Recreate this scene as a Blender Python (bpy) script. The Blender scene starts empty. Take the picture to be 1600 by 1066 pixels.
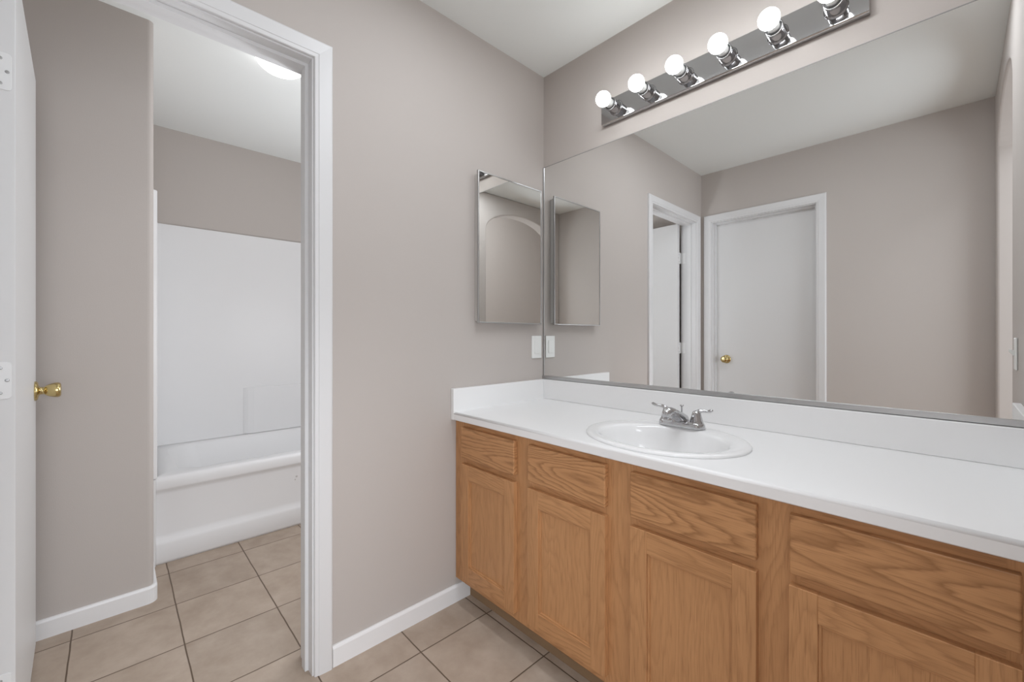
import bpy, bmesh, math, random
from mathutils import Vector, Matrix
PI = math.pi
scn = bpy.context.scene
C = scn.collection

# ------------------------------------------------------------------ camera
CAM = Vector((1.4525, -1.5982, 1.1219))
cd = bpy.data.cameras.new('camera'); cam = bpy.data.objects.new('camera', cd); C.objects.link(cam)
cd.sensor_width = 36.0
cd.lens = 656.58 / 1600 * 36.0
cd.shift_y = (523.24 - 533.0) / 1600
cd.clip_start = 0.01
cam.location = CAM
YAW = 0.7577
cam.rotation_euler = (PI / 2, 0, PI / 2 - YAW)
scn.camera = cam

# ------------------------------------------------------------------ world, lights, exposure
w = bpy.data.worlds.new('world'); scn.world = w; w.use_nodes = True
w.node_tree.nodes['Background'].inputs[0].default_value = (0.85, 0.92, 1.0, 1)
w.node_tree.nodes['Background'].inputs[1].default_value = 1.0

def area_light(name, loc, aim, sx, sy, power, color=(1, 1, 1)):
    l = bpy.data.lights.new(name, 'AREA'); l.shape = 'RECTANGLE'; l.size = sx; l.size_y = sy
    l.energy = power; l.color = color
    o = bpy.data.objects.new(name, l); C.objects.link(o); o.location = loc
    d = Vector(aim) - Vector(loc)
    o.rotation_euler = d.to_track_quat('-Z', 'Y').to_euler()
    return o

def point_light(name, loc, power, radius, color=(1, 1, 1), up_cone=None):
    l = bpy.data.lights.new(name, 'SPOT' if up_cone else 'POINT'); l.energy = power; l.shadow_soft_size = radius; l.color = color
    if up_cone: l.spot_size = math.radians(up_cone); l.spot_blend = 1.0
    o = bpy.data.objects.new(name, l); C.objects.link(o); o.location = loc
    if up_cone: o.rotation_euler = (PI, 0, 0)
    return o

WB = (0.952, 1.0, 1.06)
def camera_fill(name, aim, power, cone):
    l = bpy.data.lights.new(name, 'SPOT'); l.energy = power; l.shadow_soft_size = 0.0; l.color = WB
    l.spot_size = math.radians(cone); l.spot_blend = 1.0
    o = bpy.data.objects.new(name, l); C.objects.link(o); o.location = (1.45, -1.60, 1.15)
    o.rotation_euler = (Vector(aim) - o.location).to_track_quat('-Z', 'Y').to_euler()
# added fill behind the archway: one in the made-up hall window, one overhead
area_light('hall_window_fill', (3.16, -1.0, 1.05), (0.0, -1.0, 1.0), 2.2, 1.3, 32, WB)
area_light('hall_overhead_fill', (2.3, -1.5, 3.2), (2.2, -1.6, 0), 0.9, 1.2, 38, WB)
# added ceiling fill between the mirror and the middle of the room
area_light('bath_ceiling_fill', (0.95, -0.765, 2.425), (0.95, -0.80, 0), 1.0, 0.14, 8.5, WB)
# added fill spots at the lens, aimed low at vanity and walls
camera_fill('camera_fill_narrow', (0.0, -0.9, 0.1), 18, 80)
camera_fill('camera_fill_wide', (0.6, -0.5, 0.2), 12, 115)
# unseen end of the tub room: added fill, direct and bounced off the ceiling
point_light('tub_room_fill', (-0.5, -0.45, 1.15), 17, 0.30, WB)
point_light('tub_room_bounce_fill', (-0.45, -0.35, 0.95), 31, 0.05, WB, up_cone=150)
BULB_POWER = 15.0         # emission of the vanity globes
TUB_LIGHT_POWER = 3.2     # emission of the glass dome on the tub room ceiling

scn.view_settings.view_transform = 'Standard'
scn.view_settings.look = 'None'
scn.view_settings.exposure = 0.14
scn.view_settings.gamma = 1.0
scn.view_settings.use_curve_mapping = False
scn.cycles.max_bounces = 14
scn.cycles.diffuse_bounces = 10
scn.cycles.glossy_bounces = 8
scn.cycles.sample_clamp_indirect = 6.0
scn.cycles.use_denoising = True
scn.cycles.caustics_reflective = True

# ------------------------------------------------------------------ materials
def s2l(c):
    return tuple(((v / 255) / 12.92 if v / 255 <= 0.04045 else ((v / 255 + 0.055) / 1.055) ** 2.4) for v in c) + (1,)

def new_mat(name):
    m = bpy.data.materials.new(name); m.use_nodes = True
    nt = m.node_tree
    return m, nt, nt.nodes['Principled BSDF']

def plain(name, col, rough=0.5, metal=0.0, bump=0.0, bscale=200, spec=0.5, var=0.0):
    m, nt, b = new_mat(name)
    b.inputs['Base Color'].default_value = col if len(col) == 4 else tuple(col) + (1,)
    b.inputs['Roughness'].default_value = rough
    b.inputs['Metallic'].default_value = metal
    b.inputs['Specular IOR Level'].default_value = spec
    tc = nt.nodes.new('ShaderNodeTexCoord')
    n = nt.nodes.new('ShaderNodeTexNoise'); n.inputs['Scale'].default_value = bscale; n.inputs['Detail'].default_value = 3
    nt.links.new(tc.outputs['Object'], n.inputs['Vector'])
    if bump > 0:
        bp = nt.nodes.new('ShaderNodeBump'); bp.inputs['Strength'].default_value = bump; bp.inputs['Distance'].default_value = 0.002
        nt.links.new(n.outputs['Fac'], bp.inputs['Height']); nt.links.new(bp.outputs['Normal'], b.inputs['Normal'])
    if var > 0:
        n2 = nt.nodes.new('ShaderNodeTexNoise'); n2.inputs['Scale'].default_value = 3.0; n2.inputs['Detail'].default_value = 4
        nt.links.new(tc.outputs['Object'], n2.inputs['Vector'])
        mx = nt.nodes.new('ShaderNodeMix'); mx.data_type = 'RGBA'
        c = b.inputs['Base Color'].default_value
        mx.inputs['A'].default_value = tuple(max(0, c[i] * (1 - var)) for i in range(3)) + (1,)
        mx.inputs['B'].default_value = tuple(min(1, c[i] * (1 + var)) for i in range(3)) + (1,)
        nt.links.new(n2.outputs['Fac'], mx.inputs['Factor']); nt.links.new(mx.outputs['Result'], b.inputs['Base Color'])
    return m

M = {}
M['wall'] = plain('taupe_wall_paint', (0.505, 0.465, 0.438), 0.75, bump=0.10, bscale=260, spec=0.2)
M['ceiling'] = plain('ceiling_paint', (0.79, 0.805, 0.79), 0.9, bump=0.08, bscale=180, spec=0.1)
M['trim'] = plain('white_trim_paint', (0.70, 0.70, 0.705), 0.38, spec=0.4, bump=0.03, bscale=60)
M['baseboard'] = plain('white_baseboard_paint', (0.80, 0.80, 0.805), 0.35, spec=0.4, bump=0.03, bscale=60)
M['door'] = plain('white_door_paint', (0.69, 0.69, 0.69), 0.42, spec=0.35, bump=0.03, bscale=80)
M['hinge'] = plain('painted_hinge', (0.76, 0.765, 0.765), 0.35, spec=0.5, bump=0.02)
M['screw'] = plain('screw_metal', (0.42, 0.42, 0.42), 0.35, metal=0.7)
M['counter'] = plain('white_laminate', (0.83, 0.83, 0.83), 0.32, spec=0.35, var=0.006)
M['porcelain'] = plain('white_porcelain', (0.82, 0.82, 0.82), 0.12, spec=0.5, var=0.004)
M['acrylic'] = plain('white_tub_acrylic', (0.765, 0.765, 0.77), 0.38, spec=0.3, var=0.01)
M['plastic'] = plain('white_plate_plastic', (0.80, 0.81, 0.79), 0.35, var=0.005)
M['chrome'] = plain('chrome', (0.56, 0.56, 0.57), 0.10, metal=1.0, var=0.01)
M['plate_chrome'] = plain('bar_chrome', (0.52, 0.52, 0.53), 0.06, metal=1.0, var=0.01)
M['socket_chrome'] = plain('socket_chrome', (0.36, 0.355, 0.36), 0.14, metal=1.0, var=0.02)
M['alu'] = plain('satin_aluminium', (0.50, 0.50, 0.50), 0.32, metal=1.0, var=0.02)
M['brass'] = plain('polished_brass', (0.60, 0.48, 0.23), 0.18, metal=1.0, var=0.03)
M['mirror'] = plain('mirror_silver', (0.90, 0.905, 0.90), 0.0, metal=1.0)
M['cabinet_mirror'] = plain('cabinet_mirror_silver', (0.86, 0.865, 0.85), 0.0, metal=1.0)
M['edge'] = plain('ground_glass_edge', (0.25, 0.24, 0.23), 0.5)
M['backing'] = plain('cabinet_shell_paint', (0.66, 0.65, 0.63), 0.5, var=0.01)
M['dark_board'] = plain('raw_particle_board', (0.28, 0.18, 0.10), 0.8, bump=0.2, bscale=300, var=0.1)  # dark brown board for carcass and toe kick
M['chip'] = plain('chipped_enamel', (0.55, 0.53, 0.52), 0.7)

def emit(name, col, strength):
    m, nt, b = new_mat(name)
    b.inputs['Base Color'].default_value = (0.8, 0.8, 0.8, 1)
    b.inputs['Roughness'].default_value = 0.3
    b.inputs['Emission Color'].default_value = col + (1,)
    b.inputs['Emission Strength'].default_value = strength
    return m
M['bulb'] = emit('glowing_globe_glass', (0.965, 0.99, 1.0), BULB_POWER)
M['dome'] = emit('glowing_dome_glass', (1.0, 0.985, 0.985), TUB_LIGHT_POWER)
M['bulb_neck'] = plain('bulb_neck', (0.80, 0.80, 0.79), 0.4)
M['dark_ring'] = plain('socket_insulator', (0.05, 0.05, 0.05), 0.4)

def oak(name, axis, flat):
    """honey oak; axis = grain direction ('x' or 'z'); flat = strength of the flat-sawn figure"""
    m, nt, b = new_mat(name)
    N, L = nt.nodes.new, nt.links.new
    tc = N('ShaderNodeTexCoord'); oi = N('ShaderNodeObjectInfo')
    ofs = N('ShaderNodeVectorMath'); ofs.operation = 'SCALE'; ofs.inputs[0].default_value = (37.1, 11.7, 23.3)
    L(oi.outputs['Random'], ofs.inputs['Scale'])
    add = N('ShaderNodeVectorMath'); add.operation = 'ADD'
    L(tc.outputs['Object'], add.inputs[0]); L(ofs.outputs[0], add.inputs[1])
    def stretched(along, across):
        mp = N('ShaderNodeMapping')
        mp.inputs['Scale'].default_value = (along, across, across) if axis == 'x' else (across, across, along)
        L(add.outputs[0], mp.inputs['Vector']); return mp
    # growth-ring figure: contour lines of a stretched field
    fld = N('ShaderNodeTexNoise'); fld.inputs['Scale'].default_value = 1.0; fld.inputs['Detail'].default_value = 1.5; fld.inputs['Roughness'].default_value = 0.4
    L(stretched(1.25, 7.5).outputs[0], fld.inputs['Vector'])
    jit = N('ShaderNodeTexNoise'); jit.inputs['Scale'].default_value = 1.0; jit.inputs['Detail'].default_value = 3
    L(stretched(9.0, 60.0).outputs[0], jit.inputs['Vector'])
    ma = N('ShaderNodeMath'); ma.operation = 'MULTIPLY_ADD'; ma.inputs[1].default_value = 0.06
    L(jit.outputs['Fac'], ma.inputs[0]); L(fld.outputs['Fac'], ma.inputs[2])
    mu = N('ShaderNodeMath'); mu.operation = 'MULTIPLY'; mu.inputs[1].default_value = 24.0
    L(ma.outputs[0], mu.inputs[0])
    fr = N('ShaderNodeMath'); fr.operation = 'FRACT'; L(mu.outputs[0], fr.inputs[0])
    rp = N('ShaderNodeValToRGB')
    e = rp.color_ramp.elements; e[0].position = 0.0; e[0].color = (1, 1, 1, 1); e[1].position = 1.0; e[1].color = (0, 0, 0, 1)
    for p, v in ((0.18, 0.55), (0.45, 0.12), (0.80, 0.02), (0.93, 0.5)):
        k = e.new(p); k.color = (v, v, v, 1)
    e[-1].color = (1, 1, 1, 1)
    L(fr.outputs[0], rp.inputs['Fac'])
    # fine pores and soft streaks
    por = N('ShaderNodeTexNoise'); por.inputs['Scale'].default_value = 1.0; por.inputs['Detail'].default_value = 2
    L(stretched(14.0, 420.0).outputs[0], por.inputs['Vector'])
    pr = N('ShaderNodeValToRGB'); pr.color_ramp.elements[0].position = 0.52; pr.color_ramp.elements[1].position = 0.75
    L(por.outputs['Fac'], pr.inputs['Fac'])
    stk = N('ShaderNodeTexNoise'); stk.inputs['Scale'].default_value = 1.0; stk.inputs['Detail'].default_value = 3
    L(stretched(1.2, 45.0).outputs[0], stk.inputs['Vector'])
    base = N('ShaderNodeMix'); base.data_type = 'RGBA'
    base.inputs['A'].default_value = OAK_A; base.inputs['B'].default_value = OAK_B
    L(stk.outputs['Fac'], base.inputs['Factor'])
    f1 = N('ShaderNodeMath'); f1.operation = 'MULTIPLY'; f1.inputs[1].default_value = flat; L(rp.outputs['Color'], f1.inputs[0])
    m1 = N('ShaderNodeMix'); m1.data_type = 'RGBA'; m1.inputs['B'].default_value = OAK_DARK
    L(f1.outputs[0], m1.inputs['Factor']); L(base.outputs['Result'], m1.inputs['A'])
    f2 = N('ShaderNodeMath'); f2.operation = 'MULTIPLY'; f2.inputs[1].default_value = 0.45; L(pr.outputs['Color'], f2.inputs[0])
    m2 = N('ShaderNodeMix'); m2.data_type = 'RGBA'; m2.inputs['B'].default_value = OAK_DARK
    L(f2.outputs[0], m2.inputs['Factor']); L(m1.outputs['Result'], m2.inputs['A'])
    L(m2.outputs['Result'], b.inputs['Base Color'])
    b.inputs['Roughness'].default_value = 0.42; b.inputs['Specular IOR Level'].default_value = 0.35
    bp = N('ShaderNodeBump'); bp.inputs['Strength'].default_value = 0.12; bp.inputs['Distance'].default_value = 0.001; bp.invert = True
    L(pr.outputs['Color'], bp.inputs['Height']); L(bp.outputs['Normal'], b.inputs['Normal'])
    return m
OAK_A = (0.46, 0.232, 0.101, 1); OAK_B = (0.57, 0.302, 0.139, 1); OAK_DARK = (0.225, 0.098, 0.036, 1)
M['oak_x'] = oak('oak_rail_grain', 'x', 0.36)
M['oak_z'] = oak('oak_stile_grain', 'z', 0.28)
M['oak_front'] = oak('oak_drawer_grain', 'x', 0.68)
M['oak_panel'] = oak('oak_panel_grain', 'z', 0.20)

def tile_mat():
    m, nt, b = new_mat('beige_ceramic_tile')
    N, L = nt.nodes.new, nt.links.new
    tc = N('ShaderNodeTexCoord'); sp = N('ShaderNodeSeparateXYZ'); L(tc.outputs['Object'], sp.inputs[0])
    def math_(op, a, bb=None):
        n = N('ShaderNodeMath'); n.operation = op
        for i, v in enumerate((a, bb)):
            if v is None: continue
            if isinstance(v, (int, float)): n.inputs[i].default_value = v
            else: L(v, n.inputs[i])
        return n.outputs[0]
    wob = N('ShaderNodeTexNoise'); wob.inputs['Scale'].default_value = 9; L(tc.outputs['Object'], wob.inputs['Vector'])
    wv = math_('MULTIPLY', math_('SUBTRACT', wob.outputs['Fac'], 0.5), 0.004)
    def cell(s, x0, p):
        v = math_('DIVIDE', math_('ADD', math_('SUBTRACT', s, x0), wv), p)
        f = math_('FRACT', math_('ADD', v, 50.0))
        d = math_('MULTIPLY', math_('SUBTRACT', 0.5, math_('ABSOLUTE', math_('SUBTRACT', f, 0.5))), p)
        return d, math_('FLOOR', math_('ADD', v, 50.0))
    dx, ix = cell(sp.outputs['X'], -0.157, 0.310); dy, iy = cell(sp.outputs['Y'], -1.112, 0.301)
    d = math_('MINIMUM', dx, dy)
    mr = N('ShaderNodeMapRange'); mr.inputs['From Min'].default_value = 0.0012; mr.inputs['From Max'].default_value = 0.0030
    L(d, mr.inputs['Value'])
    cid = N('ShaderNodeCombineXYZ'); L(ix, cid.inputs[0]); L(iy, cid.inputs[1])
    wn = N('ShaderNodeTexWhiteNoise'); wn.noise_dimensions = '3D'; L(cid.outputs[0], wn.inputs['Vector'])
    ad = N('ShaderNodeVectorMath'); ad.operation = 'MULTIPLY_ADD'; ad.inputs[1].default_value = (7, 7, 7)
    L(wn.outputs['Color'], ad.inputs[0]); L(tc.outputs['Object'], ad.inputs[2])
    n1 = N('ShaderNodeTexNoise'); n1.inputs['Scale'].default_value = 9; n1.inputs['Detail'].default_value = 6; n1.inputs['Roughness'].default_value = 0.6
    L(ad.outputs[0], n1.inputs['Vector'])
    rp = N('ShaderNodeValToRGB'); el = rp.color_ramp.elements
    el[0].position = 0.3; el[0].color = (0.36, 0.283, 0.220, 1); el[1].position = 0.72; el[1].color = (0.475, 0.39, 0.32, 1)
    L(n1.outputs['Fac'], rp.inputs['Fac'])
    tint = N('ShaderNodeMix'); tint.data_type = 'RGBA'; tint.blend_type = 'MULTIPLY'; tint.inputs['Factor'].default_value = 1
    tv = math_('MULTIPLY_ADD', wn.outputs['Value'], 0.10); nt.nodes[-1].inputs[2].default_value = 0.94
    L(rp.outputs['Color'], tint.inputs['A']); L(tv, tint.inputs['B'])
    mx = N('ShaderNodeMix'); mx.data_type = 'RGBA'; mx.inputs['A'].default_value = (0.115, 0.078, 0.052, 1)
    L(mr.outputs['Result'], mx.inputs['Factor']); L(tint.outputs['Result'], mx.inputs['B'])
    L(mx.outputs['Result'], b.inputs['Base Color'])
    b.inputs['Roughness'].default_value = 0.5; b.inputs['Specular IOR Level'].default_value = 0.3
    bp = N('ShaderNodeBump'); bp.inputs['Strength'].default_value = 0.5; bp.inputs['Distance'].default_value = 0.002
    L(mr.outputs['Result'], bp.inputs['Height']); L(bp.outputs['Normal'], b.inputs['Normal'])
    return m
M['tile'] = tile_mat()

# ------------------------------------------------------------------ mesh helpers (world coordinates; origins fixed on build)
class MB:
    def __init__(s): s.bm = bmesh.new(); s.mi = 0
    def _f(s, vs, smooth=False):
        try:
            f = s.bm.faces.new(vs); f.material_index = s.mi; f.smooth = smooth; return f
        except ValueError: return None
    def box(s, x0, x1, y0, y1, z0, z1):
        v = [s.bm.verts.new(p) for p in ((x0, y0, z0), (x1, y0, z0), (x1, y1, z0), (x0, y1, z0), (x0, y0, z1), (x1, y0, z1), (x1, y1, z1), (x0, y1, z1))]
        for q in ((3, 2, 1, 0), (4, 5, 6, 7), (0, 1, 5, 4), (1, 2, 6, 5), (2, 3, 7, 6), (3, 0, 4, 7)): s._f([v[i] for i in q])
        return s
    def prism(s, pts, f0, f1, smooth=False):
        """pts: 2D outline; f0/f1 map a 2D point to the 3D start/end point"""
        a = [s.bm.verts.new(f0(*p)) for p in pts]; b = [s.bm.verts.new(f1(*p)) for p in pts]
        n = len(pts)
        s._f(a[::-1]); s._f(b)
        for i in range(n): s._f([a[i], a[(i + 1) % n], b[(i + 1) % n], b[i]], smooth)
        return s
    def loft(s, loops, cap0=True, cap1=True, smooth=True):
        R = [[s.bm.verts.new(p) for p in l] for l in loops]
        n = len(R[0])
        for a, b in zip(R, R[1:]):
            for i in range(n): s._f([a[i], a[(i + 1) % n], b[(i + 1) % n], b[i]], smooth)
        if cap0: s._f(R[0][::-1])
        if cap1: s._f(R[-1])
        return s
    def lathe(s, o, axis, prof, seg=32, smooth=True):
        """prof: list of (distance along axis, radius) from origin o"""
        ax = Vector(axis).normalized(); q = ax.to_track_quat('Z', 'Y'); o = Vector(o)
        loops = []
        for d, r in prof:
            r = max(r, 1e-5)
            loops.append([o + q @ Vector((r * math.cos(2 * PI * i / seg), r * math.sin(2 * PI * i / seg), d)) for i in range(seg)])
        return s.loft(loops, True, True, smooth)
    def tube(s, pts, radii, seg=16, flat=None):
        """swept tube; flat = (ratio) squashes the section vertically"""
        pts = [Vector(p) for p in pts]; loops = []
        for i, p in enumerate(pts):
            t = (pts[min(i + 1, len(pts) - 1)] - pts[max(i - 1, 0)]).normalized()
            up = Vector((0, 0, 1))
            if abs(t.dot(up)) > 0.98: up = Vector((0, 1, 0))
            sd = t.cross(up).normalized(); u2 = sd.cross(t).normalized()
            r = radii[i] if isinstance(radii, (list, tuple)) else radii
            fl = 1.0 if flat is None else flat[i]
            loops.append([p + sd * (r * math.cos(2 * PI * k / seg)) + u2 * (r * fl * math.sin(2 * PI * k / seg)) for k in range(seg)])
        return s.loft(loops)
    def build(s, name, mat, parent=None, origin=None, bevel=0, seg=2, angle=40, recalc=True, merge=True):
        bm = s.bm
        if merge: bmesh.ops.remove_doubles(bm, verts=bm.verts, dist=1e-6)
        if recalc: bmesh.ops.recalc_face_normals(bm, faces=bm.faces)
        if parent is not None: org = parent_world(parent)
        elif origin is not None: org = Vector(origin)
        else:
            xs = [v.co for v in bm.verts]
            org = Vector(((min(c.x for c in xs) + max(c.x for c in xs)) / 2, (min(c.y for c in xs) + max(c.y for c in xs)) / 2, min(c.z for c in xs)))
        for v in bm.verts: v.co -= org
        me = bpy.data.meshes.new(name); bm.to_mesh(me); bm.free()
        for m in (mat if isinstance(mat, (list, tuple)) else [mat]): me.materials.append(m)
        o = bpy.data.objects.new(name, me); C.objects.link(o)
        if parent is not None: o.parent = parent
        else: o.location = org
        if bevel > 0:
            md = o.modifiers.new('soft_edges', 'BEVEL'); md.width = bevel; md.segments = seg; md.limit_method = 'ANGLE'; md.angle_limit = math.radians(angle)
            md.harden_normals = False
        return o

def parent_world(p):
    v = Vector((0, 0, 0))
    while p is not None:
        v += p.location; p = p.parent
    return v

def tag(o, label, cat, group=None, kind=None):
    o['label'] = label; o['category'] = cat
    if group: o['group'] = group
    if kind: o['kind'] = kind
    return o
def empty(name, loc, label, cat, group=None, kind=None):
    o = bpy.data.objects.new(name, None); C.objects.link(o); o.location = loc; o.empty_display_size = 0.05
    return tag(o, label, cat, group, kind)
def struct(o, label, cat): return tag(o, label, cat, kind='structure')
def bx(*a): return MB().box(*a)

# ------------------------------------------------------------------ the room
H = 2.44; D = 1.948; XD = 1.60
struct(bx(-2.12, 3.4, -3.9, 0.45, -0.06, 0.0).build('floor', M['tile'], origin=(0, 0, 0)), 'beige square ceramic tile floor with thin dark grout', 'floor')
struct(bx(-2.12, XD + 0.125, -D - 0.12, 0.18, H, H + 0.08).build('ceiling', M['ceiling'], origin=(0, 0, H)), 'smooth white painted ceiling over the bathroom and tub room', 'ceiling')
HH = 3.25
struct(bx(XD, 3.4, -3.9, 0.45, HH, HH + 0.08).build('ceiling_hall', M['ceiling'], origin=(2.5, -1.5, HH)), 'higher white hall ceiling beyond the arch', 'ceiling')
# mirror wall
struct(bx(-0.115, XD + 0.02, 0.0, 0.12, 0, H).build('wall_back', M['wall'], origin=(0, 0, 0)), 'taupe wall behind the vanity mirror and the row of bulbs', 'wall')
# wall with the tub room doorway
DY0, DY1, DH = -1.127, -1.84, 2.03      # doorway
b = MB(); b.box(-0.115, 0, DY0 + 0.018, 0, 0, H); b.box(-0.115, 0, -D - 0.1, DY1 - 0.018, 0, H); b.box(-0.115, 0, DY1 - 0.018, DY0 + 0.018, DH + 0.018, H)
struct(b.build('wall_left', M['wall'], origin=(0, 0, 0)), 'taupe wall with the tub room doorway and the medicine cabinet', 'wall')
# far wall with the closed door (seen in the mirror)
FX0, FX1, FH = 0.086, 0.782, 2.035
b = MB(); b.box(0, FX0 - 0.018, -D - 0.115, -D, 0, H); b.box(FX1 + 0.018, XD + 0.12, -D - 0.115, -D, 0, H); b.box(FX0 - 0.018, FX1 + 0.018, -D - 0.115, -D, FH + 0.018, H)
struct(b.build('wall_front', M['wall'], origin=(0, -D, 0)), 'taupe wall with the closed white door, seen in the big mirror', 'wall')
# wall with the archway, beside the camera
AY0, AY1, AS, AR = -0.912, -1.832, 2.10, 0.195
ac, ah = (AY0 + AY1) / 2, (AY0 - AY1) / 2
pts = [(0.0, 0.0), (0.0, H), (-D, H), (-D, 0.0), (AY1, 0.0)]
pts += [(ac - ah * math.cos(PI * i / 28), AS + AR * math.sin(PI * i / 28)) for i in range(29)] + [(AY0, 0.0)]
b = MB().prism(pts, lambda y, z: (XD, y, z), lambda y, z: (XD + 0.125, y, z))
struct(b.build('wall_right', M['wall'], origin=(XD, 0, 0), bevel=0.012, seg=3, angle=50), 'taupe wall with the arched opening, seen in the mirrors', 'wall')
# tub room walls
b = MB()
r = 0.02; xw, yw = -0.87, -1.478
pts = [(xw, -D - 0.1), (xw, yw - r)] + [(xw - r + r * math.cos(a), yw - r + r * math.sin(a)) for a in [PI / 2 * k / 6 for k in range(1, 7)]] + [(-2.11, yw), (-2.11, -D - 0.1)]
b.prism(pts, lambda x, y: (x, y, 0), lambda x, y: (x, y, H))
struct(b.build('wall_tub_front', M['wall'], origin=(xw, yw, 0)), 'narrow taupe wall with a rounded corner beside the open door', 'wall')
struct(bx(-2.11, -2.005, yw, 0.18, 0, H).build('wall_tub_back', M['wall'], origin=(-2.005, 0, 0)), 'taupe wall above the white tub surround', 'wall')
struct(bx(-2.005, -0.115, 0.075, 0.18, 0, H).build('wall_tub_end', M['wall'], origin=(-1, 0.075, 0)), 'taupe end wall of the tub room, hidden behind the doorway wall', 'wall')
struct(bx(xw, -0.115, -D - 0.1, -D, 0, H).build('wall_tub_side', M['wall'], origin=(-0.5, -D, 0)), 'taupe wall behind the open white door', 'wall')
# hall beyond the archway
b = MB(); b.box(3.2, 3.3, -3.8, -2.15, 0, HH); b.box(3.2, 3.3, 0.15, 0.4, 0, HH); b.box(3.2, 3.3, -2.15, 0.15, 0, 0.35); b.box(3.2, 3.3, -2.15, 0.15, 1.75, HH)
struct(b.build('wall_hall_side', M['wall'], origin=(3.2, -1, 0)), 'plain taupe hall wall glimpsed through the arch in the small cabinet mirror', 'wall')
struct(bx(XD + 0.12, 3.3, -3.8, -3.7, 0, HH).build('wall_hall_front', M['wall'], origin=(2.4, -3.7, 0)), 'taupe end wall of the hall beyond the arch', 'wall')
struct(bx(XD + 0.12, 3.3, 0.3, 0.4, 0, HH).build('wall_hall_back', M['wall'], origin=(2.4, 0.3, 0)), 'taupe hall wall on the far side of the arch', 'wall')
b = MB(); b.box(XD, XD + 0.12, -3.7, -D - 0.115, 0, HH); b.box(XD, XD + 0.12, -D - 0.115, 0.3, H + 0.081, HH); b.box(XD + 0.02, XD + 0.12, 0.121, 0.3, 0, H + 0.081)
struct(b.build('wall_hall_return', M['wall'], origin=(XD, -2.6, 0)), 'taupe hall wall around the arch opening', 'wall')
wf = MB()  # window frame invented around the hall fill light
wf.box(3.2, 3.28, -2.15, -2.10, 0.35, 1.75); wf.box(3.2, 3.28, 0.10, 0.15, 0.35, 1.75); wf.box(3.2, 3.28, -2.10, 0.10, 0.35, 0.40); wf.box(3.2, 3.28, -2.10, 0.10, 1.70, 1.75); wf.box(3.22, 3.26, -1.02, -0.98, 0.40, 1.70)
win = struct(wf.build('added_window_1', M['trim'], origin=(3.2, -0.85, 0.35), bevel=0.004), 'unseen white framed hall window added beyond the arch', 'window')

# ------------------------------------------------------------------ door trims
def casing(name, label, lo, hi, top, plane, depth, axis, wd=0.057, th=0.016, stop=(0.036, 0.068), other=True):
    """casing on the room side, jamb lining and stop. axis 'y': opening lo..hi in y, wall face x=plane, wall runs to plane-depth.
       axis 'x': opening in x, wall face y=plane, wall runs to plane-depth."""
    b = MB()
    def B(u0, u1, d0, d1, z0, z1):
        if axis == 'y': b.box(plane + min(d0, d1), plane + max(d0, d1), min(u0, u1), max(u0, u1), z0, z1)
        else: b.box(min(u0, u1), max(u0, u1), plane + min(d0, d1), plane + max(d0, d1), z0, z1)
    rv = 0.005
    # jamb lining
    B(lo - 0.018, lo, -depth, 0, 0, top); B(hi, hi + 0.018, -depth, 0, 0, top); B(lo - 0.018, hi + 0.018, -depth, 0, top, top + 0.018)
    # stop
    B(lo, lo + 0.011, -stop[1], -stop[0], 0, top); B(hi - 0.011, hi, -stop[1], -stop[0], 0, top); B(lo + 0.011, hi - 0.011, -stop[1], -stop[0], top - 0.011, top)
    for sgn, base in ((1, 0.0),) + (((-1, -depth),) if other else ()):
        # mitred moulding: section given as (distance outward from the opening, height off the wall)
        sec = [(0.0, 0.0), (0.0, 0.0085), (0.002, 0.0105), (0.012, 0.0118), (0.0135, 0.0135), (wd - 0.006, th), (wd - 0.002, th - 0.002), (wd, th - 0.006), (wd, 0.0)]
        def P(u_, z_, d_):
            dd = base + sgn * d_
            return (plane + dd, u_, z_) if axis == 'y' else (u_, plane + dd, z_)
        loops = [[P(lo - rv - q, 0.0, d_) for q, d_ in sec], [P(lo - rv - q, top + rv + q, d_) for q, d_ in sec],
                 [P(hi + rv + q, top + rv + q, d_) for q, d_ in sec], [P(hi + rv + q, 0.0, d_) for q, d_ in sec]]
        b.loft(loops, smooth=False)
    o = b.build(name, M['trim'], merge=False)
    return struct(o, label, 'door casing')
casing('trim_1', 'white casing and jamb around the open tub room doorway', DY1, DY0, DH - 0.003, 0.0, 0.115, 'y')
casing('trim_2', 'white casing around the closed flush door, reflected in the mirror', FX0, FX1, FH - 0.003, -D, 0.115, 'x', stop=(0.040, 0.072), other=False)

# ------------------------------------------------------------------ baseboards
def base_profile(h=0.069, t=0.012):
    return [(0, 0), (t, 0), (t, h - 0.008), (t - 0.003, h - 0.002), (t - 0.006, h), (0, h)]
def baseboard(name, label, a, bpt, nrm):
    a, bpt, n = Vector(a + (0,)), Vector(bpt + (0,)), Vector(nrm + (0,))
    o = MB().prism(base_profile(), lambda t, z: a + n * t + Vector((0, 0, z)), lambda t, z: bpt + n * t + Vector((0, 0, z))).build(name, M['baseboard'])
    return struct(o, label, 'baseboard')
baseboard('baseboard_left', 'white baseboard between the doorway casing and the oak vanity', (0, DY0 + 0.063), (0, -0.483), (1, 0))
baseboard('baseboard_front', 'white baseboard along the wall right of the closed door', (FX1 + 0.063, -D), (XD, -D), (0, 1))
baseboard('baseboard_right', 'white baseboard between the arch and the vanity', (XD, AY0), (XD, -0.56), (-1, 0))
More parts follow.
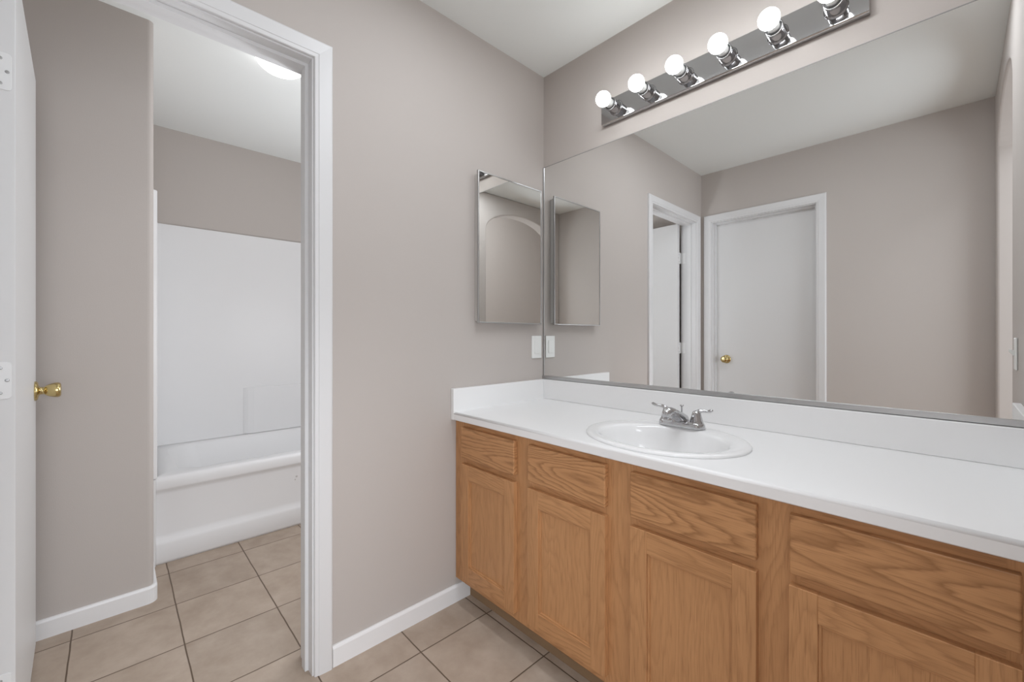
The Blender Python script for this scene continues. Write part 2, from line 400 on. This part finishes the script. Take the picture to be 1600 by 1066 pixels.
# tub room baseboard wraps the rounded corner
t = 0.013
path = [(xw, -D), (xw, yw - r)] + [(xw - r + r * math.cos(k), yw - r + r * math.sin(k)) for k in [PI / 2 * i / 6 for i in range(1, 7)]] + [(-1.20, yw)]
nr = [(1, 0), (1, 0)] + [(math.cos(k), math.sin(k)) for k in [PI / 2 * i / 6 for i in range(1, 7)]] + [(0, 1)]
loops = [[Vector((p[0] + n[0] * q[0], p[1] + n[1] * q[0], q[1])) for q in base_profile(0.069, t)] for p, n in zip(path, nr)]
struct(MB().loft(loops, smooth=False).build('baseboard_tub', M['baseboard']), 'white baseboard wrapping the rounded corner beside the tub', 'baseboard')

# ------------------------------------------------------------------ doors
def knob(name, o, axis, parent, mat, sc=1.0):
    prof = [(0, 0.034), (0.004, 0.034), (0.008, 0.030), (0.010, 0.020), (0.013, 0.0135), (0.022, 0.0125), (0.026, 0.0165), (0.034, 0.0215), (0.046, 0.0255), (0.056, 0.0265), (0.061, 0.0245), (0.0635, 0.020), (0.064, 0.008), (0.064, 0.0)]
    return MB().lathe(o, axis, [(d * sc, rr * sc) for d, rr in prof], 36).build(name, mat, parent)

# open door into the tub room: hinge edge faces the room
HX, HY = -0.121, -1.773                # front corner of the hinge edge
ang = math.atan2(0.030, 0.69)
u = Vector((-math.cos(ang), -math.sin(ang), 0)); nv = Vector((-math.sin(ang), math.cos(ang), 0))   # along the slab / out of its face
P0 = Vector((HX, HY, 0))
def slab(s0, s1, d0, d1, z0, z1):
    b = MB()
    b.prism([(s0, d0), (s1, d0), (s1, d1), (s0, d1)], lambda s, d: P0 + u * s + nv * d + Vector((0, 0, z0)), lambda s, d: P0 + u * s + nv * d + Vector((0, 0, z1)))
    return b
d1 = slab(0, 0.697, -0.035, 0, 0.012, 2.033).build('door_1', M['door'], origin=(HX, HY, 0.012), bevel=0.0015)
struct(d1, 'white flush door standing open into the tub room', 'door')
kp = P0 + u * 0.637 + Vector((0, 0, 0.925))
knob('door_knob', kp, nv, d1, M['brass'])
kb = P0 + u * 0.637 + nv * -0.035 + Vector((0, 0, 0.925))
MB().lathe(kb, -nv, [(0, 0.034), (0.006, 0.031), (0.010, 0.016), (0.018, 0.013), (0.022, 0.018), (0.034, 0.025), (0.042, 0.024), (0.044, 0.0)], 28).build('door_knob', M['brass'], d1)
for zc in (1.755, 1.012, 0.262):
    b = MB()
    # leaf let into the hinge edge, with rounded outer corners
    hh, d_out = 0.0445, -0.006
    pr = [(-0.035, -hh), (d_out - 0.008, -hh)] + [(d_out - 0.008 + 0.008 * math.sin(k), -hh + 0.008 - 0.008 * math.cos(k)) for k in [PI / 2 * i / 5 for i in range(1, 6)]]
    pr += [(p, -q) for p, q in reversed(pr)]
    b.prism(pr, lambda d, z: P0 + nv * d - u * 0.0 + Vector((0, 0, zc + z)), lambda d, z: P0 + nv * d - u * 0.0022 + Vector((0, 0, zc + z)))
    # knuckle and the leaf on the jamb
    kn = P0 + nv * -0.045 + u * 0.006
    b.lathe(kn + Vector((0, 0, zc - hh)), (0, 0, 1), [(0, 0.006), (0.089, 0.006)], 16)
    b.box(-0.127, -0.085, DY1, DY1 + 0.002, zc - hh, zc + hh)
    b.prism([(-0.047, -hh), (-0.033, -hh), (-0.033, hh), (-0.047, hh)], lambda d, z: P0 + nv * d - u * 0.0 + Vector((0, 0, zc + z)), lambda d, z: P0 + nv * d - u * 0.0022 + Vector((0, 0, zc + z)))
    h = b.build('hinge', M['hinge'], d1, bevel=0.0006, merge=False)
    for dd, zz in ((-0.024, 0.030), (-0.013, 0.0), (-0.024, -0.030)):
        MB().lathe(P0 + nv * dd - u * 0.0020 + Vector((0, 0, zc + zz)), -u, [(0, 0.004), (0.0008, 0.0038), (0.0012, 0.0025), (0.0009, 0.0)], 14).build('screw', M['screw'], h)

d2 = bx(FX0 + 0.003, FX1 - 0.003, -D - 0.107, -D - 0.073, 0.012, FH - 0.008).build('door_2', M['door'], bevel=0.0015)
struct(d2, 'closed white flush door with a brass knob, seen in the mirror', 'door')
knob('door_knob', (FX0 + 0.003 + 0.083, -D - 0.073, 0.925), (0, 1, 0), d2, M['brass'])

# ------------------------------------------------------------------ bathtub and surround
TX0, TX1, TY0, TY1, TZ = -2.000, -1.212, -1.4535, 0.058, 0.424
def rrect(x0, x1, y0, y1, rad, z, n=7):
    out = []
    for cx, cy, a0 in ((x1 - rad, y1 - rad, 0), (x0 + rad, y1 - rad, PI / 2), (x0 + rad, y0 + rad, PI), (x1 - rad, y0 + rad, 3 * PI / 2)):
        for i in range(n): out.append((cx + rad * math.cos(a0 + PI / 2 * i / (n - 1)), cy + rad * math.sin(a0 + PI / 2 * i / (n - 1)), z))
    return out
def tl(off, z, rad=0.004): # loop offset only on the apron side
    return rrect(TX0, TX1 - off, TY0, TY1, rad, z)
loops = [tl(0.004, 0.0), tl(0.0, 0.012), tl(0.0, 0.095), tl(0.004, 0.108), tl(0.014, 0.122), tl(0.016, 0.14), tl(0.016, 0.335), tl(0.012, 0.352), tl(0.002, 0.362), tl(0.0, 0.37), tl(0.0, 0.404), tl(0.003, 0.415), tl(0.009, 0.422), tl(0.018, TZ)]
loops += [rrect(TX0 + 0.06, TX1 - 0.075, TY0 + 0.085, TY1 - 0.085, 0.13, TZ), rrect(TX0 + 0.068, TX1 - 0.085, TY0 + 0.095, TY1 - 0.095, 0.13, TZ - 0.006), rrect(TX0 + 0.074, TX1 - 0.092, TY0 + 0.105, TY1 - 0.105, 0.13, TZ - 0.02),
          rrect(TX0 + 0.10, TX1 - 0.12, TY0 + 0.15, TY1 - 0.16, 0.14, 0.20), rrect(TX0 + 0.13, TX1 - 0.15, TY0 + 0.20, TY1 - 0.22, 0.14, 0.10), rrect(TX0 + 0.20, TX1 - 0.22, TY0 + 0.30, TY1 - 0.32, 0.10, 0.075)]
tub = tag(MB().loft(loops).build('bathtub', M['acrylic'], origin=((TX0 + TX1) / 2, (TY0 + TY1) / 2, 0)), 'white bathtub with a plain apron beyond the doorway', 'bathtub')
b = MB(); b.lathe((TX1 - 0.0155, -0.815, 0.285), (1, 0, 0), [(0, 0.006), (0.0012, 0.0055), (0.0015, 0.003), (0.001, 0)], 9)
b.lathe((TX1 - 0.0155, -0.823, 0.268), (1, 0, 0), [(0, 0.004), (0.001, 0.003), (0.0008, 0)], 7)
ch = b.build('chipped_patch', M['chip'], tub); ch['label'] = 'small dark chip in the enamel'

SZ = 1.822
su = empty('tub_surround', ((TX0 + TX1) / 2, (TY0 + TY1) / 2, TZ), 'white moulded tub surround panels rising above the bathtub', 'tub surround')
R = 0.06
xb, yl, yr = -1.983, -1.447, 0.045
inner = [(TX1 + 0.004, yl)]
arcA = [(xb + R - R * math.sin(k), yl + R - R * math.cos(k)) for k in [PI / 2 * i / 8 for i in range(9)]]
arcB = [(xb + R - R * math.cos(k), yr - R + R * math.sin(k)) for k in [PI / 2 * i / 8 for i in range(9)]]
def panel(pts, z0, z1):
    return MB().prism(pts, lambda x, y: (x, y, z0), lambda x, y: (x, y, z1))
panel(arcA + arcB + [(xb - 0.018, yr), (xb - 0.018, yl)], TZ + 0.0003, SZ).build('back_panel', M['acrylic'], su, bevel=0.004, angle=60)
# left side panel with its raised front flange
panel([(xb + R, yl), (TX1 - 0.004, yl), (TX1 + 0.006, yl - 0.004), (TX1 + 0.012, yl - 0.014), (TX1 + 0.012, yw + 0.001), (xb + R, yw + 0.001)], TZ + 0.0003, SZ).build('side_panel', M['acrylic'], su, bevel=0.003, angle=60)
panel([(TX1 - 0.03, yl - 0.0068), (TX1 + 0.010, yl - 0.0068), (TX1 + 0.012, yl - 0.010), (TX1 + 0.012, yw + 0.001), (TX1 - 0.03, yw + 0.001)], 0.001, TZ - 0.002).build('end_flange', M['acrylic'], tub, bevel=0.0015, angle=60)
panel([(xb + R, yr), (TX1, yr), (TX1, yr + 0.028), (xb + R, yr + 0.028)], TZ + 0.0003, SZ).build('side_panel', M['acrylic'], su, bevel=0.003, angle=60)
panel([(xb + 0.001, -0.945), (xb + 0.012, -0.915), (xb + 0.018, -0.880), (xb + 0.018, yr - 0.03), (xb + 0.001, yr - 0.03)], TZ + 0.0005, 0.752).build('soap_ledge', M['acrylic'], su, bevel=0.007, seg=3, angle=30)

# dome light on the tub room ceiling
lt = empty('ceiling_light', (-0.735, -1.025, H), 'glowing white dome light on the tub room ceiling', 'ceiling light')
MB().lathe((-0.735, -1.025, H), (0, 0, -1), [(0, 0.098), (0.012, 0.098), (0.014, 0.09)], 40).build('mounting_ring', M['trim'], lt)
MB().lathe((-0.735, -1.025, H - 0.013), (0, 0, -1), [(0, 0.094), (0.006, 0.104), (0.02, 0.107), (0.034, 0.101), (0.05, 0.082), (0.060, 0.055), (0.065, 0.025), (0.066, 0.0)], 40).build('glass_dome', M['dome'], lt)

# ------------------------------------------------------------------ vanity cabinet
YF, YD = -0.551, -0.570      # face frame / door face
van = empty('vanity_cabinet', (0.8, -0.3, 0), 'honey oak vanity cabinet with four drawers over four doors', 'cabinet')
b = MB()
b.box(0.0015, 0.016, YF + 0.019, -0.012, 0.10, 0.7662); b.box(1.584, 1.5985, YF + 0.019, -0.012, 0.10, 0.7662)
b.box(0.016, 1.584, YF + 0.019, -0.012, 0.10, 0.115); b.box(0.016, 1.584, -0.012, -0.004, 0.10, 0.7662); b.box(0.79, 0.805, YF + 0.019, -0.012, 0.115, 0.60)
b.build('carcass', M['dark_board'], van, merge=False)
b = MB(); b.mi = 0
for x0, x1 in ((0.0015, 0.078), (0.360, 0.458), (0.740, 0.852), (1.134, 1.228), (1.508, 1.5985)): b.box(x0, x1, YF, YF + 0.019, 0.10, 0.7665)
b.mi = 1
for x0, x1 in ((0.078, 0.360), (0.458, 0.740), (0.852, 1.134), (1.228, 1.508)):
    for z0, z1 in ((0.735, 0.7665), (0.585, 0.637), (0.10, 0.145)): b.box(x0, x1, YF + 0.0002, YF + 0.0188, z0, z1)
b.build('face_frame', [M['oak_z'], M['oak_x']], van, merge=False)
tk = bx(0.0015, 1.5985, -0.482, -0.466, 0.001, 0.10).build('toe_kick', M['dark_board'], van)
FR = [(0.061, 0.374), (0.442, 0.755), (0.836, 1.149), (1.211, 1.524)]
for i, (x0, x1) in enumerate(FR):
    # false drawer front with eased edges
    o = MB().prism([(x0, YF), (x0, YD + 0.003), (x0 + 0.003, YD), (x1 - 0.003, YD), (x1, YD + 0.003), (x1, YF)],
                   lambda x, y: (x, y, 0.622), lambda x, y: (x, y, 0.745)).build('drawer', M['oak_front'], van, bevel=0.0015)
    # framed door
    z0, z1, sw, rw = 0.130, 0.597, 0.050, 0.058
    b = MB(); b.mi = 0
    b.box(x0, x0 + sw, YD, YF - 0.0005, z0, z1); b.box(x1 - sw, x1, YD, YF - 0.0005, z0, z1)
    b.mi = 1
    b.box(x0 + sw, x1 - sw, YD + 0.0002, YF - 0.0005, z0, z0 + rw); b.box(x0 + sw, x1 - sw, YD + 0.0002, YF - 0.0005, z1 - rw, z1)
    # sticking bead around the panel
    a0, a1, c0, c1 = x0 + sw, x1 - sw, z0 + rw, z1 - rw
    b.mi = 0
    for xa, xb_ in ((a0, a0 + 0.006), (a1 - 0.006, a1)): b.box(xa, xb_, YD + 0.004, YF - 0.002, c0, c1)
    b.mi = 1
    for za, zb in ((c0, c0 + 0.006), (c1 - 0.006, c1)): b.box(a0 + 0.006, a1 - 0.006, YD + 0.004, YF - 0.002, za, zb)
    dr = b.build('door', [M['oak_z'], M['oak_x']], van, bevel=0.0007, seg=1, merge=False)
    bx(a0 + 0.002, a1 - 0.002, YD + 0.0085, YF - 0.003, c0 + 0.002, c1 - 0.002).build('panel', M['oak_panel'], dr)

# ------------------------------------------------------------------ countertop with splashes
CZ, CF = 0.800, -0.5755
ct = empty('countertop', (0.8, -0.29, 0.768), 'white laminate countertop with raised splash edges on the oak vanity', 'countertop')
SX, SY, SA, SB = 0.820, -0.352, 0.248, 0.205
bm = bmesh.new()
def fill_with_hole(z, y0, y1, flip):
    outer = [(0.010, y0), (1.590, y0), (1.590, y1), (0.010, y1)]
    o = []
    for i in range(4):
        p, q = outer[i], outer[(i + 1) % 4]
        nn = 24 if i % 2 == 0 else 8
        o += [bm.verts.new((p[0] + (q[0] - p[0]) * k / nn, p[1] + (q[1] - p[1]) * k / nn, z)) for k in range(nn)]
    h = [bm.verts.new((SX + (SA - 0.02) * math.cos(2 * PI * k / 48), SY + (SB - 0.018) * math.sin(2 * PI * k / 48), z)) for k in range(48)]
    ed = [bm.edges.new((l[i], l[(i + 1) % len(l)])) for l in (o, h) for i in range(len(l))]
    bmesh.ops.triangle_fill(bm, use_beauty=True, use_dissolve=False, edges=ed, normal=(0, 0, -1 if flip else 1))
    return h
RE = 0.008
ht = fill_with_hole(CZ, CF + RE, -0.001, False)
hb = fill_with_hole(CZ - 0.032, CF + 0.002, -0.001, True)
for i in range(48): bm.faces.new((ht[i], ht[(i + 1) % 48], hb[(i + 1) % 48], hb[i]))
prof = [(CF + RE - RE * math.sin(k), CZ - RE + RE * math.cos(k)) for k in [PI / 2 * i / 6 for i in range(7)]] + [(CF, CZ - 0.030), (CF + 0.002, CZ - 0.032)]
va = [bm.verts.new((0.010, y, z)) for y, z in prof]; vb = [bm.verts.new((1.590, y, z)) for y, z in prof]
for i in range(len(prof) - 1):
    f = bm.faces.new((va[i], va[i + 1], vb[i + 1], vb[i])); f.smooth = i < 6
for vs, x in ((va, 0.010), (vb, 1.590)):
    q = [bm.verts.new((x, -0.001, CZ - 0.032)), bm.verts.new((x, -0.001, CZ))]
    bm.faces.new(vs + q)
mb = MB(); mb.bm.free(); mb.bm = bm
mb.build('slab', M['counter'], ct)
bx(0.0005, 1.5995, -0.0205, -0.001, CZ, 0.897).build('backsplash', M['counter'], ct, bevel=0.003, seg=3)
bx(0.0004, 0.020, CF - 0.0012, -0.0205, CZ - 0.0330, 0.897).build('side_splash', M['counter'], ct, bevel=0.0025, seg=3)
bx(1.580, 1.5996, CF - 0.0012, -0.0205, CZ - 0.0330, 0.897).build('side_splash', M['counter'], ct, bevel=0.0025, seg=3)

# ------------------------------------------------------------------ sink
def ell(cx, cy, a, bb, z, n=72): return [(cx + a * math.cos(2 * PI * i / n), cy + bb * math.sin(2 * PI * i / n), z) for i in range(n)]
IX, IY, IA, IB = 0.820, -0.366, 0.200, 0.158
loops = [ell(SX, SY, SA, SB, 0.8005), ell(SX, SY, SA + 0.0005, SB + 0.0005, 0.804), ell(SX, SY, SA - 0.002, SB - 0.002, 0.8075), ell(SX, SY, SA - 0.007, SB - 0.007, 0.8095), ell(SX, SY, SA - 0.014, SB - 0.014, 0.810),
         ell(IX, (IY * 2 + SY) / 3, IA + 0.017, IB + 0.013, 0.8085), ell(IX, IY, IA + 0.006, IB + 0.005, 0.8075), ell(IX, IY, IA, IB, 0.8045), ell(IX, IY, IA - 0.007, IB - 0.006, 0.797), ell(IX, IY, IA - 0.018, IB - 0.016, 0.775),
         ell(IX, IY, IA - 0.04, IB - 0.034, 0.735), ell(IX, IY + 0.006, IA - 0.075, IB - 0.062, 0.697), ell(IX, IY + 0.012, 0.072, 0.058, 0.675), ell(IX, IY + 0.014, 0.034, 0.032, 0.668), ell(IX, IY + 0.014, 0.022, 0.022, 0.666)]
sk = tag(MB().loft(loops, cap0=False).build('sink', M['porcelain'], origin=(SX, SY, 0.8)), 'white oval drop-in sink set in the countertop', 'sink')
MB().lathe((IX, IY + 0.014, 0.6665), (0, 0, 1), [(0, 0.021), (0.002, 0.022), (0.003, 0.019), (0.0025, 0.012), (0.006, 0.012), (0.008, 0.009), (0.0085, 0)], 28).build('drain', M['chrome'], sk)

# ------------------------------------------------------------------ faucet
FXc, FY, FZ = 0.807, -0.190, 0.8086
fa = empty('faucet', (FXc, FY, FZ), 'chrome two-handle faucet behind the sink bowl', 'faucet')
def stadium(hx, hy, z, n=10):
    o = []
    for sx, a0 in ((1, -PI / 2), (-1, PI / 2)):
        o += [(FXc + sx * (hx - hy) + hy * math.cos(a0 + PI * i / n), FY + hy * math.sin(a0 + PI * i / n), z) for i in range(n + 1)]
    return o
MB().loft([stadium(0.078, 0.0265, FZ + 0.0012), stadium(0.0785, 0.027, FZ + 0.004), stadium(0.0775, 0.026, FZ + 0.014), stadium(0.074, 0.0235, FZ + 0.020), stadium(0.068, 0.018, FZ + 0.0225)]).build('base_plate', M['chrome'], fa)
for sg in (-1, 1):
    hx = FXc + sg * 0.051
    hd = MB().lathe((hx, FY, FZ + 0.017), (0, 0, 1), [(0, 0.0235), (0.003, 0.0235), (0.006, 0.021), (0.012, 0.0195), (0.026, 0.016), (0.036, 0.0135), (0.041, 0.0105), (0.0435, 0.005), (0.044, 0)], 28)
    # curved lever ending in a teardrop pad
    dx, dy = (0.72, 0.22) if sg > 0 else (-0.98, 0.20)
    p = [(0, 0.034), (0.010, 0.0415), (0.022, 0.0440), (0.034, 0.0440), (0.044, 0.0435), (0.052, 0.0445), (0.059, 0.0465), (0.064, 0.0485), (0.0665, 0.0495)]
    rr = [0.0078, 0.0078, 0.0064, 0.0054, 0.0054, 0.0068, 0.0078, 0.0062, 0.0016]
    hd.tube([(hx + dx * a, FY + dy * a, FZ + 0.017 + z) for a, z in p], rr, 14, [1, 1, .9, .85, .8, .7, .65, .65, .7])
    hd.build('handle', M['chrome'], fa, merge=False)
sp = MB()
pp = [(0.018, 0.020), (0.008, 0.025), (-0.010, 0.032), (-0.034, 0.041), (-0.058, 0.0515), (-0.080, 0.0585), (-0.098, 0.0595), (-0.110, 0.0555), (-0.1175, 0.049)]
sp.tube([(FXc, FY + a, FZ + z) for a, z in pp], [0.018, 0.022, 0.0220, 0.0195, 0.0175, 0.0168, 0.0165, 0.0145, 0.0085], 24, [0.75, .8, .85, .9, .95, 1, 1, 1, 1])
sp.lathe((FXc, FY - 0.098, FZ + 0.054), (0, -0.15, -1), [(0, 0.0155), (0.010, 0.0155), (0.0105, 0.0142), (0.013, 0.0142), (0.0135, 0.0155), (0.022, 0.015), (0.023, 0.0118), (0.020, 0.009), (0.020, 0)], 24)
sp.build('spout', M['chrome'], fa, merge=False)
MB().lathe((FXc - 0.010, FY + 0.024, FZ + 0.016), (0, 0, 1), [(0, 0.0055), (0.006, 0.0045), (0.008, 0.0026), (0.046, 0.0024), (0.048, 0.004), (0.051, 0.0068), (0.0535, 0.0066), (0.054, 0)], 16).build('lift_rod', M['chrome'], fa)

# ------------------------------------------------------------------ big wall mirror
mz0, mz1 = 0.9, 1.9715
mi = empty('wall_mirror', (0.8, -0.003, 0.898), 'large frameless wall mirror filling the wall above the backsplash', 'mirror')
bx(0.0045, 1.5955, -0.0060, -0.0008, mz0 + 0.002, mz1).build('glass', M['mirror'], mi)
bx(0.0045, 1.5955, -0.0062, -0.0008, mz1 + 0.0001, mz1 + 0.0032).build('ground_edge', M['edge'], mi)
b = MB(); b.box(0.001, 1.599, -0.0125, -0.0064, 0.8985, 0.9150); b.box(0.001, 1.599, -0.0064, -0.0006, 0.8985, 0.9018)
ch = b.build('bottom_channel', M['alu'], mi, bevel=0.0012, merge=False); ch['label'] = 'grey metal channel along the bottom edge'
b = MB(); b.box(0.001, 0.0085, -0.0085, -0.0063, 0.9151, mz1 + 0.003); b.box(0.001, 0.0040, -0.0063, -0.0006, 0.9151, mz1 + 0.003)
b.build('side_channel', M['alu'], mi, merge=False)
b = MB(); b.box(1.5915, 1.599, -0.0085, -0.0063, 0.9151, mz1 + 0.003); b.box(1.5960, 1.599, -0.0063, -0.0006, 0.9151, mz1 + 0.003)
b.build('side_channel', M['alu'], mi, merge=False)

# ------------------------------------------------------------------ medicine cabinet
my0, my1, mc0, mc1 = -0.4585, -0.0535, 1.1728, 1.8362
mc = empty('medicine_cabinet', (0.0, (my0 + my1) / 2, mc0), 'mirrored medicine cabinet on the wall left of the big mirror', 'medicine cabinet')
bx(0.0008, 0.026, my0 + 0.010, my1 - 0.010, mc0 + 0.010, mc1 - 0.010).build('body', M['backing'], mc, bevel=0.001)
cdoor = bx(0.0262, 0.0340, my0 + 0.001, my1 - 0.001, mc0 + 0.001, mc1 - 0.001).build('mirror_door', M['cabinet_mirror'], mc)
b = MB(); fw = 0.006
for y0, y1, z0, z1 in ((my0, my0 + fw, mc0, mc1), (my1 - fw, my1, mc0, mc1), (my0 + fw, my1 - fw, mc0, mc0 + fw), (my0 + fw, my1 - fw, mc1 - fw, mc1)):
    b.box(0.0260, 0.0362, y0, y1, z0, z1)
b.build('frame', M['alu'], cdoor, bevel=0.0012, merge=False)

# ------------------------------------------------------------------ wall plates
op = empty('outlet_plate', (0.0, -0.057, 1.061), 'small white wall plate under the medicine cabinet, beside the mirror edge', 'wall plate')
bx(0.0004, 0.0058, -0.0925, -0.0225, 1.004, 1.117).build('plate', M['plastic'], op, bevel=0.003, seg=3)
bx(0.0058, 0.0082, -0.0740, -0.0410, 1.027, 1.094).build('insert', M['plastic'], op, bevel=0.0015)
lsw = empty('light_switch', (XD, -0.720, 1.0545), 'white toggle light switch beside the arch, at the mirror right edge', 'light switch')
bx(XD - 0.0058, XD - 0.0004, -0.755, -0.685, 0.998, 1.111).build('plate', M['plastic'], lsw, bevel=0.003, seg=3)
MB().loft([[(XD - 0.0055, -0.725, 1.044), (XD - 0.0055, -0.715, 1.044), (XD - 0.0055, -0.715, 1.066), (XD - 0.0055, -0.725, 1.066)],
           [(XD - 0.0200, -0.7235, 1.0625), (XD - 0.0200, -0.7165, 1.0625), (XD - 0.0185, -0.7165, 1.0715), (XD - 0.0185, -0.7235, 1.0715)]], smooth=False).build('toggle', M['plastic'], lsw, bevel=0.001)

# ------------------------------------------------------------------ vanity light bar
bx0, bx1, bz0, bz1 = 0.366, 1.281, 2.052, 2.158
vl = empty('vanity_light', ((bx0 + bx1) / 2, 0, 2.105), 'chrome bathroom light bar with six glowing globe bulbs above the mirror', 'vanity light')
b = MB()
b.prism([(0.0, bz0), (-0.018, bz0), (-0.022, bz0 + 0.004), (-0.022, bz1 - 0.004), (-0.018, bz1), (0.0, bz1)], lambda y, z: (bx0, y - 0.0006, z), lambda y, z: (bx1, y - 0.0006, z))
b.build('back_plate', M['plate_chrome'], vl, bevel=0.001)
for i in range(6):
    x = 0.8235 + (i - 2.5) * 0.1524; zc = 2.104
    so = MB().lathe((x, -0.0222, zc), (0, -1, 0), [(0, 0.031), (0.002, 0.031), (0.004, 0.0275), (0.006, 0.0262), (0.034, 0.0262), (0.036, 0.0255), (0.040, 0.0262), (0.045, 0.0262), (0.0465, 0.0245), (0.044, 0.021), (0.044, 0)], 32).build('socket', M['socket_chrome'], vl)
    MB().lathe((x, -0.0665, zc), (0, -1, 0), [(0, 0.0225), (0.003, 0.0225), (0.0032, 0.0)], 28).build('insulator_ring', M['dark_ring'], so)
    bl = MB()
    bl.lathe((x, -0.0685, zc), (0, -1, 0), [(0, 0.0175), (0.010, 0.018), (0.020, 0.0192), (0.0272, 0.0208), (0.0302, 0.0218)], 32).build('bulb_neck', M['bulb_neck'], so)
    yc_ = -0.1195; rb = 0.0305
    a0 = math.asin(0.0215 / rb)
    pr = [(yc_ * -1 - rb * math.cos(a), rb * math.sin(a)) for a in [a0 + (PI - a0) * k / 18 for k in range(19)]]
    g = MB().lathe((x, 0, zc), (0, -1, 0), pr, 32).build('bulb', M['bulb'], so); g['label'] = 'glowing white globe bulb'
